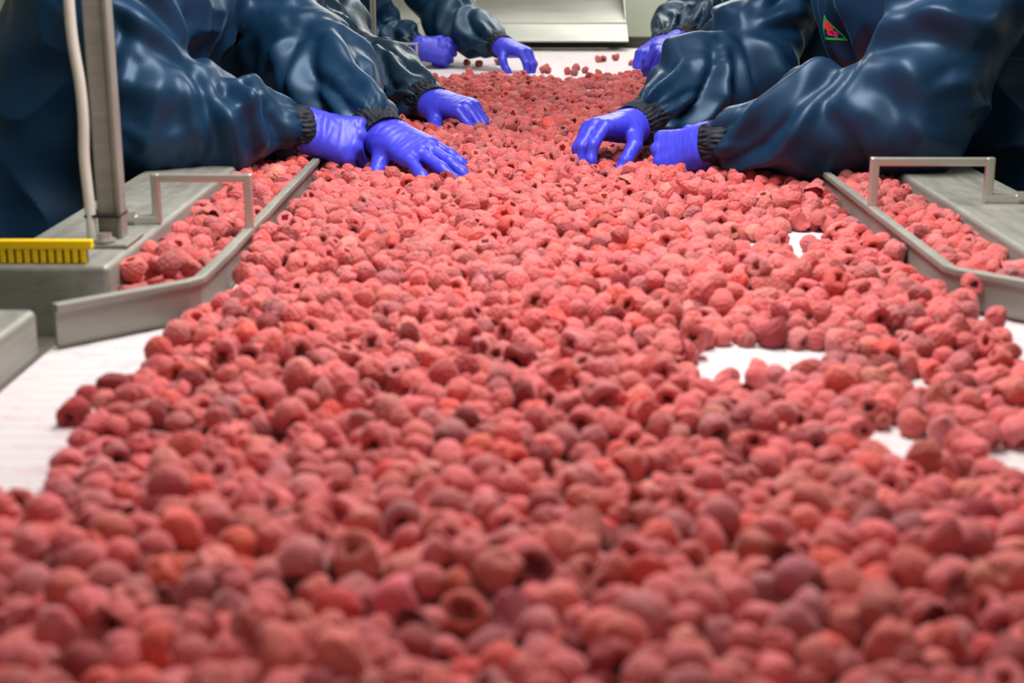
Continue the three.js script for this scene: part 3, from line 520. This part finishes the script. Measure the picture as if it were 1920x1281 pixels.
const KINDS = [
  { }, { squash: [1.05, 0.95, 1] }, { long: 1.12, bend: 0.2 }, { squash: [1.16, 0.92, 0.84], lump: 0.16 }, { squash: [1.12, 1, 0.72], lump: 0.2, hole: 0.005 }, { long: 0.8, hole: 0.0052, deep: 0.75, lump: 0.12 },
  { squash: [1.2, 0.8, 0.95], lump: 0.24, twist: 0.15 }, { cut: 0.62, hole: 0.0068, lump: 0.28 }, { squash: [0.72, 0.7, 0.7], lump: 0.35 }, { long: 0.72, hole: 0.0056, deep: 0.8, squash: [1.1, 1, 0.95] },
];
const KSHARE = [0.19, 0.17, 0.15, 0.13, 0.09, 0.07, 0.09, 0.04, 0.03, 0.04], BR = KINDS.map((k) => 0.0104 * (k.squash ? Math.cbrt(k.squash[0] * k.squash[1] * k.squash[2]) : 1) * (k.long ? Math.cbrt(k.long) : 1));
const berryMaterial = () => new THREE.MeshPhysicalMaterial({ color: 0xffffff, vertexColors: true, roughness: 0.72, specularIntensity: 0.4, sheen: 0.8, sheenColor: new THREE.Color(1, 0.85, 0.85), sheenRoughness: 0.7 });
M.berry = berryMaterial();
function berryColour(R) {
  const k = R(); let c = k < 0.68 ? [0.62, 0.150, 0.142] : k < 0.76 ? [0.65, 0.11, 0.092] : k < 0.92 ? [0.52, 0.16, 0.158] : k < 0.975 ? [0.30, 0.05, 0.052] : [0.68, 0.22, 0.18];
  const v = 0.8 + R() * 0.4; return c.map((x) => x * v * (0.94 + R() * 0.12));
}
// the heap: berries dropped one after another, each rolling down to rest on those below or on the belt
const berries = [], CELL = 0.03, gridMap = new Map(), key = (x, z) => Math.floor(x / CELL) * 100003 + Math.floor(z / CELL);
const gaps = [   // bare patches of belt: centre x, z, half sizes
  [0.225, -1.415, 0.078, 0.044], [0.172, -1.385, 0.03, 0.024], [0.366, -2.03, 0.045, 0.045], [0.335, -1.90, 0.024, 0.07], [0.277, -1.97, 0.034, 0.034], [0.205, -2.14, 0.034, 0.026], [0.288, -1.15, 0.036, 0.032],
  [0.385, -1.115, 0.045, 0.04], [-0.325, -0.992, 0.022, 0.02], [0.176, -4.03, 0.05, 0.12], [-0.258, -1.65, 0.022, 0.018], [-0.1, -2.03, 0.014, 0.014], [0.40, -1.74, 0.018, 0.02], [-0.06, -3.6, 0.02, 0.04], [0.345, -1.32, 0.014, 0.02], [0.1, -4.33, 0.04, 0.035], [-0.215, -4.15, 0.02, 0.05], [0.02, -4.42, 0.03, 0.05],
];
const inGap = (x, z) => gaps.some(([gx, gz, a, b]) => ((x - gx) / a) ** 2 + ((z - gz - 0.016) / (b + 0.024)) ** 2 < 1 + 0.35 * noise(x * 40, z * 40, 2));
const farEdge = (x) => x < -0.2 ? -4.3 : x < -0.04 ? -4.3 - (x + 0.2) / 0.16 * 0.4 : x < 0.02 ? -4.7 + (x + 0.04) / 0.06 * 0.25 : x < 0.25 ? -4.42 : -4.42 - (x - 0.25) * 1.6;
function regionTop(x, z) {   // how high the heap may stand here, 0 where there is none
  if (z < -1.6 && x < -0.353 && x > -0.435 && z > -3.3) return z > -1.66 ? 0.022 : 0.040 + 0.008 * noise(x * 20, z * 6, 1);
  if (x > 0.469 && x < 0.545 && z < -1.6 && z > -3.3) return 0.040 + 0.008 * noise(x * 20, z * 6, 1);
  if (x > 0.48 && x < 0.62 && z < -1.64 + (x - 0.463) * 1.12 && z > -1.60) return 0.024;
  const wob = 0.012 * noise(z * 9, 3, x > 0 ? 1 : 5);
  const l = z > -1.0 ? -0.40 : z < -1.58 ? -0.323 : -0.338 + wob, r = z > -0.95 ? 0.55 : z < -1.66 ? 0.442 : 0.446 + wob;
  if (x < l || x > r || z > -0.47 || z < farEdge(x) || inGap(x, z)) return 0;
  const by = gaps.reduce((m, [gx, gz, a, b]) => Math.min(m, Math.hypot((x - gx) / (a + 0.05), (z - gz - 0.02) / (b + 0.07))), 9), low = by < 1.15 ? 0.72 : 1;
  const thin = z < -3.9 ? Math.max(0.3, 1 - (-3.9 - z) * 1.0) : 1;
  return (0.028 + 0.008 * noise(x * 5, z * 4, 11) + 0.010 * noise(x * 16, z * 14, 4) + (z > -0.95 ? 0.008 : 0)) * thin * low;
}
function near(x, z, fn) { for (let i = -1; i <= 1; i++) for (let j = -1; j <= 1; j++) { const c = gridMap.get(key(x + i * CELL, z + j * CELL)); if (c) for (const b of c) fn(b); } }
function restAt(x, z, r) { let y = r * 0.9, s = null; near(x, z, (b) => { const d2 = (b.x - x) ** 2 + (b.z - z) ** 2, q = (b.r + r) * 0.93; if (d2 < q * q) { const h = b.y + Math.sqrt(q * q - d2); if (h > y) { y = h; s = b; } } }); return [y, s]; }
function put(b) { berries.push(b); const k = key(b.x, b.z); if (!gridMap.has(k)) gridMap.set(k, []); gridMap.get(k).push(b); }
function makeBerry(R, x, z, y, kind) { let k = R(), i = 0; while (k > KSHARE[i] && i < 9) k -= KSHARE[i++]; kind = kind ?? i; const s = 0.86 + R() * 0.38; return { x, y, z, kind, s, r: BR[kind] * s, c: berryColour(R), q: new THREE.Quaternion().setFromEuler(new THREE.Euler((R() - 0.5) * 3.6, R() * 6.28, (R() - 0.5) * 3.6)) }; }
{
  const R = rng(20240);
  for (const [x, z] of [[0.232, -5.076], [0.249, -5.1], [0.291, -5.147], [0.334, -4.943], [0.15, -4.752], [0.174, -4.653], [0.026, -4.897], [0.049, -4.652], [0.063, -4.64], [0.055, -4.7], [-0.187, -4.938], [-0.151, -4.90], [-0.146, -4.88], [-0.089, -4.97], [-0.08, -4.95], [0.12, -4.6], [0.14, -4.56], [0.21, -4.55], [-0.17, -4.62]]) { const b = makeBerry(R, x, z, 0, Math.floor(R() * 3)); b.s = Math.min(b.s, 0.95); b.y = b.r * 0.9; put(b); }
  for (let n = 0; n < 42000; n++) {
    const trough = R() < 0.16, side = R() < 0.5;
    let x = trough ? (side ? -0.435 + R() * 0.09 : 0.462 + R() * 0.16) : -0.4 + R() * 0.95, z = trough ? -1.53 - R() * 1.75 : -0.47 - R() * 4.3; let top = regionTop(x, z); if (top <= 0) continue;
    const b = makeBerry(R, x, z, 0); let [y, s] = restAt(x, z, b.r);
    for (let k = 0; k < 14 && s; k++) { const dx = x - s.x, dz = z - s.z, l = Math.hypot(dx, dz) || 1e-4, nx = x + dx / l * 0.004, nz = z + dz / l * 0.004; const ht = regionTop(nx, nz); if (ht <= 0) break; const [ny, ns] = restAt(nx, nz, b.r); if (ny >= y) break; x = nx; z = nz; y = ny; s = ns; }
    if (y + b.r * 0.3 > regionTop(x, z)) continue;
    if (inGap(x, z)) continue;
    b.x = x; b.y = y; b.z = z; put(b);
  }
}
// which ones show largest: project each, keep those not hidden behind a nearer one
camera.updateMatrixWorld(true);
{
  const inv = camera.matrixWorld.clone().invert(), W = new THREE.Vector3(), scr = berries.map((b) => { W.set(b.x, BY + b.y, b.z).applyMatrix4(inv); const d = -W.z; return { d, px: 960 + FOCAL * W.x / d, py: 640.5 - FOCAL * W.y / d, pr: FOCAL * b.r / d }; });
  const bins = new Map(), bk = (x, y) => Math.floor(x / 90) * 1009 + Math.floor(y / 90);
  scr.forEach((s, i) => { if (s.d > 1.35) return; const k = bk(s.px, s.py); if (!bins.has(k)) bins.set(k, []); bins.get(k).push(i); });
  const order = berries.map((_, i) => i).filter((i) => scr[i].d < 1.35 && scr[i].px > 4 && scr[i].px < 1916 && scr[i].py < 1272).sort((a, b) => scr[b].pr - scr[a].pr);
  const chosen = [];
  for (const i of order) {
    if (chosen.length >= 294) break; const s = scr[i]; let cover = 0;
    for (const [ox, oy] of [[0, 0], [0, -0.55], [0.5, 0], [-0.5, 0], [0, 0.5]]) { const X = s.px + ox * s.pr, Y = s.py + oy * s.pr; let hid = false; for (let a = -1; a <= 1 && !hid; a++) for (let c = -1; c <= 1 && !hid; c++) for (const j of bins.get(bk(X + a * 90, Y + c * 90)) ?? []) if (j !== i && scr[j].d < s.d - 0.003 && Math.hypot(scr[j].px - X, scr[j].py - Y) < scr[j].pr * 0.95) { hid = true; break; } if (hid) cover++; }
    if (cover < 4) chosen.push(i);
  }
  const heroes = [   // pixel of the photograph's most distinct berries, and what they are
    [600, 1150, 0, [0.66, 0.085, 0.07], 1.22, [0.3, 0, 0.9], 'large smooth bright orange-red raspberry, the brightest whole one near the front'],
    [330, 1092, 7, [0.66, 0.115, 0.08], 1.2, [-1.2, 0.6, 0.2], 'torn-open light red raspberry lying split in the front left of the heap'],
    [880, 1196, 9, [0.62, 0.115, 0.09], 1.12, [-2.2, 0.2, 0], 'hollow raspberry showing a ring of pale orange flesh, at the front centre'],
    [1027, 1092, 9, [0.42, 0.075, 0.075], 1.15, [-2.1, 0.4, 0.1], 'dusky hollow raspberry with its round hole facing the camera, right of centre front'],
  ];
  for (const h of heroes) { let best = null, bd = 1e9; for (const i of chosen) { const d = Math.hypot(scr[i].px - h[0], scr[i].py - h[1]) + (scr[i].pr < 22 ? 40 : 0); if (d < bd && !berries[i].label) { bd = d; best = i; } } const b = berries[best]; b.kind = h[2]; b.c = h[3].map((v) => v * 0.9); b.s = h[4]; b.q.setFromEuler(new THREE.Euler(...h[5])); b.label = h[6]; b.y += 0.004; }
  const low = KINDS.map((k, i) => berryGeometry(101 + i, 36, 30, k)), high = KINDS.map((k, i) => berryGeometry(101 + i, 84, 66, k)), mats = new Map();
  const shade = (c) => { const q = c.map((v) => Math.round(Math.sqrt(v) * 30) / 30), k = q.join(); if (!mats.has(k)) { const m = berryMaterial(); m.color.setRGB(q[0] ** 2, q[1] ** 2, q[2] ** 2); mats.set(k, m); } return mats.get(k); };
  const protos = low.map((g) => { const m = new THREE.Mesh(g, M.berry); m.castShadow = m.receiveShadow = true; return m; });
  const single = (b, label, group) => { const m = protos[b.kind].clone(); m.material = shade(b.c); m.name = numbered('raspberry'); m.position.set(b.x, BY + b.y, b.z); m.quaternion.copy(b.q); m.scale.setScalar(b.s); scene.add(m); tag(m, label, 'raspberry', group); b.single = true; return m; };
  const tone = ([a, b, c]) => a < 0.36 ? 'dark wine-red' : b / a > 0.275 ? 'dusky pinkish' : c / b < 0.88 ? 'bright orange-red' : 'frosty red';
  for (const i of chosen) single(berries[i], berries[i].label ?? `${tone(berries[i].c)} raspberry in the blurred near end of the heap, ${scr[i].px < 640 ? 'toward its left edge' : scr[i].px < 1280 ? 'in its middle' : 'toward its right edge'}`, 'raspberries at the near end of the heap');
  // two that lie apart on the bare belt strip on the left
  const R = rng(77), b1 = makeBerry(R, -0.372, -1.262, 0.0095, 1), b2 = makeBerry(R, -0.368, -1.212, 0.0095, 2); b1.c = [0.4, 0.05, 0.055]; b2.c = [0.42, 0.055, 0.06]; b1.y = b1.r * 0.9; b2.y = b2.r * 0.9;
  single(b1, 'farther of two raspberries lying apart on the bare belt strip, left of the heap', 'stray raspberries'); single(b2, 'nearer of two raspberries lying apart on the bare belt strip, left of the heap', 'stray raspberries');
  const rest = new THREE.Group(); rest.name = 'raspberries'; rest.userData.kind = 'stuff'; rest.userData.label = 'frozen raspberries heaped over the middle and far belt and in both side lanes'; rest.userData.category = 'raspberries'; scene.add(rest);
  const mat = new THREE.Matrix4(), S = V(1, 1, 1), P = V(0, 0, 0), C = new THREE.Color();
  KINDS.forEach((k, n) => {
    const list = berries.filter((b) => b.kind === n && !b.single), im = new THREE.InstancedMesh(high[n], M.berry, list.length); im.name = n ? 'berry_share_' + String(n).padStart(3, '0') : 'berry_share'; im.userData.kind = 'stuff'; im.castShadow = im.receiveShadow = true;
    list.forEach((b, i) => { im.setMatrixAt(i, mat.compose(P.set(b.x, BY + b.y, b.z), b.q, S.setScalar(b.s))); im.setColorAt(i, C.setRGB(...b.c)); }); rest.add(im);
  });
  console.log('berries', berries.length, 'single', chosen.length + 2, 'deepest single', Math.max(...chosen.map((i) => scr[i].d)).toFixed(2));
}

// ---------------------------------------------------------------- the workers
const G = 'workers sorting raspberries';
person({ label: 'worker in a dark blue padded jacket, nearest on the left, one gloved hand spread flat', group: G, seed: 1, face: 1, cell: 0.0055, color: [0.0055, 0.030, 0.074],
  hip: [-0.80, 0.88, -2.62], chest: [-0.655, 1.2, -2.62],
  near: { shoulder: [-0.66, 1.37, -2.44], elbow: [-0.579, 1.022, -2.354], wrist: [-0.36, 0.990, -2.49], radii: [0.09, 0.083, 0.077, 0.05], crook: 0.3, dir: [1, -0.2, -0.1], back: [0.1, 0.6, 0.8], pose: POSE.point },
  far: { shoulder: [-0.62, 1.37, -2.95], elbow: [-0.415, 1.095, -2.80], wrist: [-0.232, 0.974, -2.525], radii: [0.085, 0.085, 0.074, 0.052], crook: 0.4, dir: [0.7, -0.25, 0.6], back: [0.2, 0.78, 0.58], pose: POSE.flat, cuff: 0.0375 } });
person({ label: 'second worker on the left in a slate blue padded jacket, reaching into the berries', group: G, seed: 2, face: 1, cell: 0.008, color: [0.010, 0.031, 0.057],
  hip: [-0.80, 0.88, -3.42], chest: [-0.63, 1.2, -3.46],
  near: { shoulder: [-0.62, 1.37, -3.2], elbow: [-0.43, 1.085, -3.15], wrist: [-0.365, 0.99, -3.03], radii: [0.085, 0.075, 0.068, 0.05], dir: [0.8, -0.4, 0.4], back: [0, 1, 0], pose: POSE.reach, hidden: true },
  far: { shoulder: [-0.65, 1.37, -3.70], elbow: [-0.36, 1.02, -3.36], wrist: [-0.186, 0.968, -3.098], radii: [0.078, 0.068, 0.066, 0.05], crook: 0.3, dir: [0.75, -0.05, 0.6], back: [0.1, 1, 0.3], pose: POSE.reach } });
person({ label: 'farthest worker on the left, in a blue padded jacket, picking with arm outstretched', group: G, seed: 3, face: 1, cell: 0.009, color: [0.007, 0.032, 0.068], emblem: [1.045, -5.06, 0.05],
  hip: [-0.75, 0.88, -5.1], chest: [-0.57, 1.2, -5.12],
  near: { shoulder: [-0.6, 1.37, -4.95], elbow: [-0.46, 0.965, -5.02], wrist: [-0.33, 0.963, -4.82], radii: [0.075, 0.066, 0.06, 0.045], dir: [1, -0.05, 0.1], back: [0, 0.45, 0.9], pose: POSE.fist },
  far: { shoulder: [-0.5, 1.35, -5.3], elbow: [-0.24, 1.04, -5.0], wrist: [-0.073, 0.972, -4.734], radii: [0.085, 0.075, 0.068, 0.052], dir: [0.75, -0.15, 0.6], back: [0.3, 1, 0.2], pose: POSE.reach } });
person({ label: 'worker in a navy padded jacket with chest emblem, nearest on the right, both hands sorting', group: G, seed: 4, face: -1, cell: 0.0055, color: [0.0045, 0.0245, 0.062], emblem: [1.14, -2.685, 0.045],
  hip: [0.92, 0.88, -2.62], chest: [0.665, 1.2, -2.72],
  near: { shoulder: [0.74, 1.37, -2.40], elbow: [0.575, 1.03, -2.33], wrist: [0.292, 0.968, -2.47], radii: [0.1, 0.088, 0.078, 0.05], crook: -0.2, dir: [-0.8, -0.22, -0.5], back: [-0.45, 0.5, 0.75], pose: POSE.fist },
  far: { shoulder: [0.55, 1.37, -3.06], elbow: [0.405, 1.055, -2.87], wrist: [0.185, 0.978, -2.649], radii: [0.08, 0.08, 0.076, 0.052], crook: 0.3, dir: [-0.75, 0.02, 0.6], back: [-0.3, 1, 0.1], pose: POSE.reach, cuff: 0.0375 } });
person({ label: 'second worker on the right, in a blue padded jacket, shiny gloves crossed over the berries', group: G, seed: 5, face: -1, cell: 0.009, color: [0.008, 0.030, 0.060],
  hip: [0.92, 0.88, -4.4], chest: [0.78, 1.2, -4.42],
  near: { shoulder: [0.8, 1.37, -4.15], elbow: [0.65, 1.06, -4.10], wrist: [0.447, 0.995, -4.25], radii: [0.085, 0.075, 0.068, 0.05], crook: 0.2, dir: [-1, -0.1, 0.1], back: [-0.2, 1, 0.3], pose: POSE.pinch },
  far: { shoulder: [0.75, 1.37, -4.7], elbow: [0.62, 1.09, -4.55], wrist: [0.443, 1.012, -4.47], radii: [0.085, 0.075, 0.065, 0.05], dir: [-0.8, -0.25, 0.5], back: [-0.3, 1, 0.2], pose: POSE.reach } });
person({ label: 'farthest worker on the right, mostly hidden, dark blue sleeve against the pale wall', group: G, seed: 6, face: -1, cell: 0.0095, color: [0.007, 0.028, 0.060],
  hip: [0.92, 0.88, -5.2], chest: [0.76, 1.2, -5.25],
  near: { shoulder: [0.78, 1.37, -5.0], elbow: [0.68, 1.02, -5.0], wrist: [0.50, 0.97, -4.86], radii: [0.085, 0.075, 0.068, 0.05], dir: [-1, -0.2, 0], back: [0, 1, 0], pose: POSE.fist, hidden: true },
  far: { shoulder: [0.7, 1.37, -5.45], elbow: [0.53, 1.04, -5.17], wrist: [0.425, 0.972, -4.88], radii: [0.08, 0.075, 0.066, 0.05], dir: [-0.7, -0.3, 0.55], back: [-0.3, 1, 0.2], pose: POSE.reach } });
renderer.render(scene, camera);
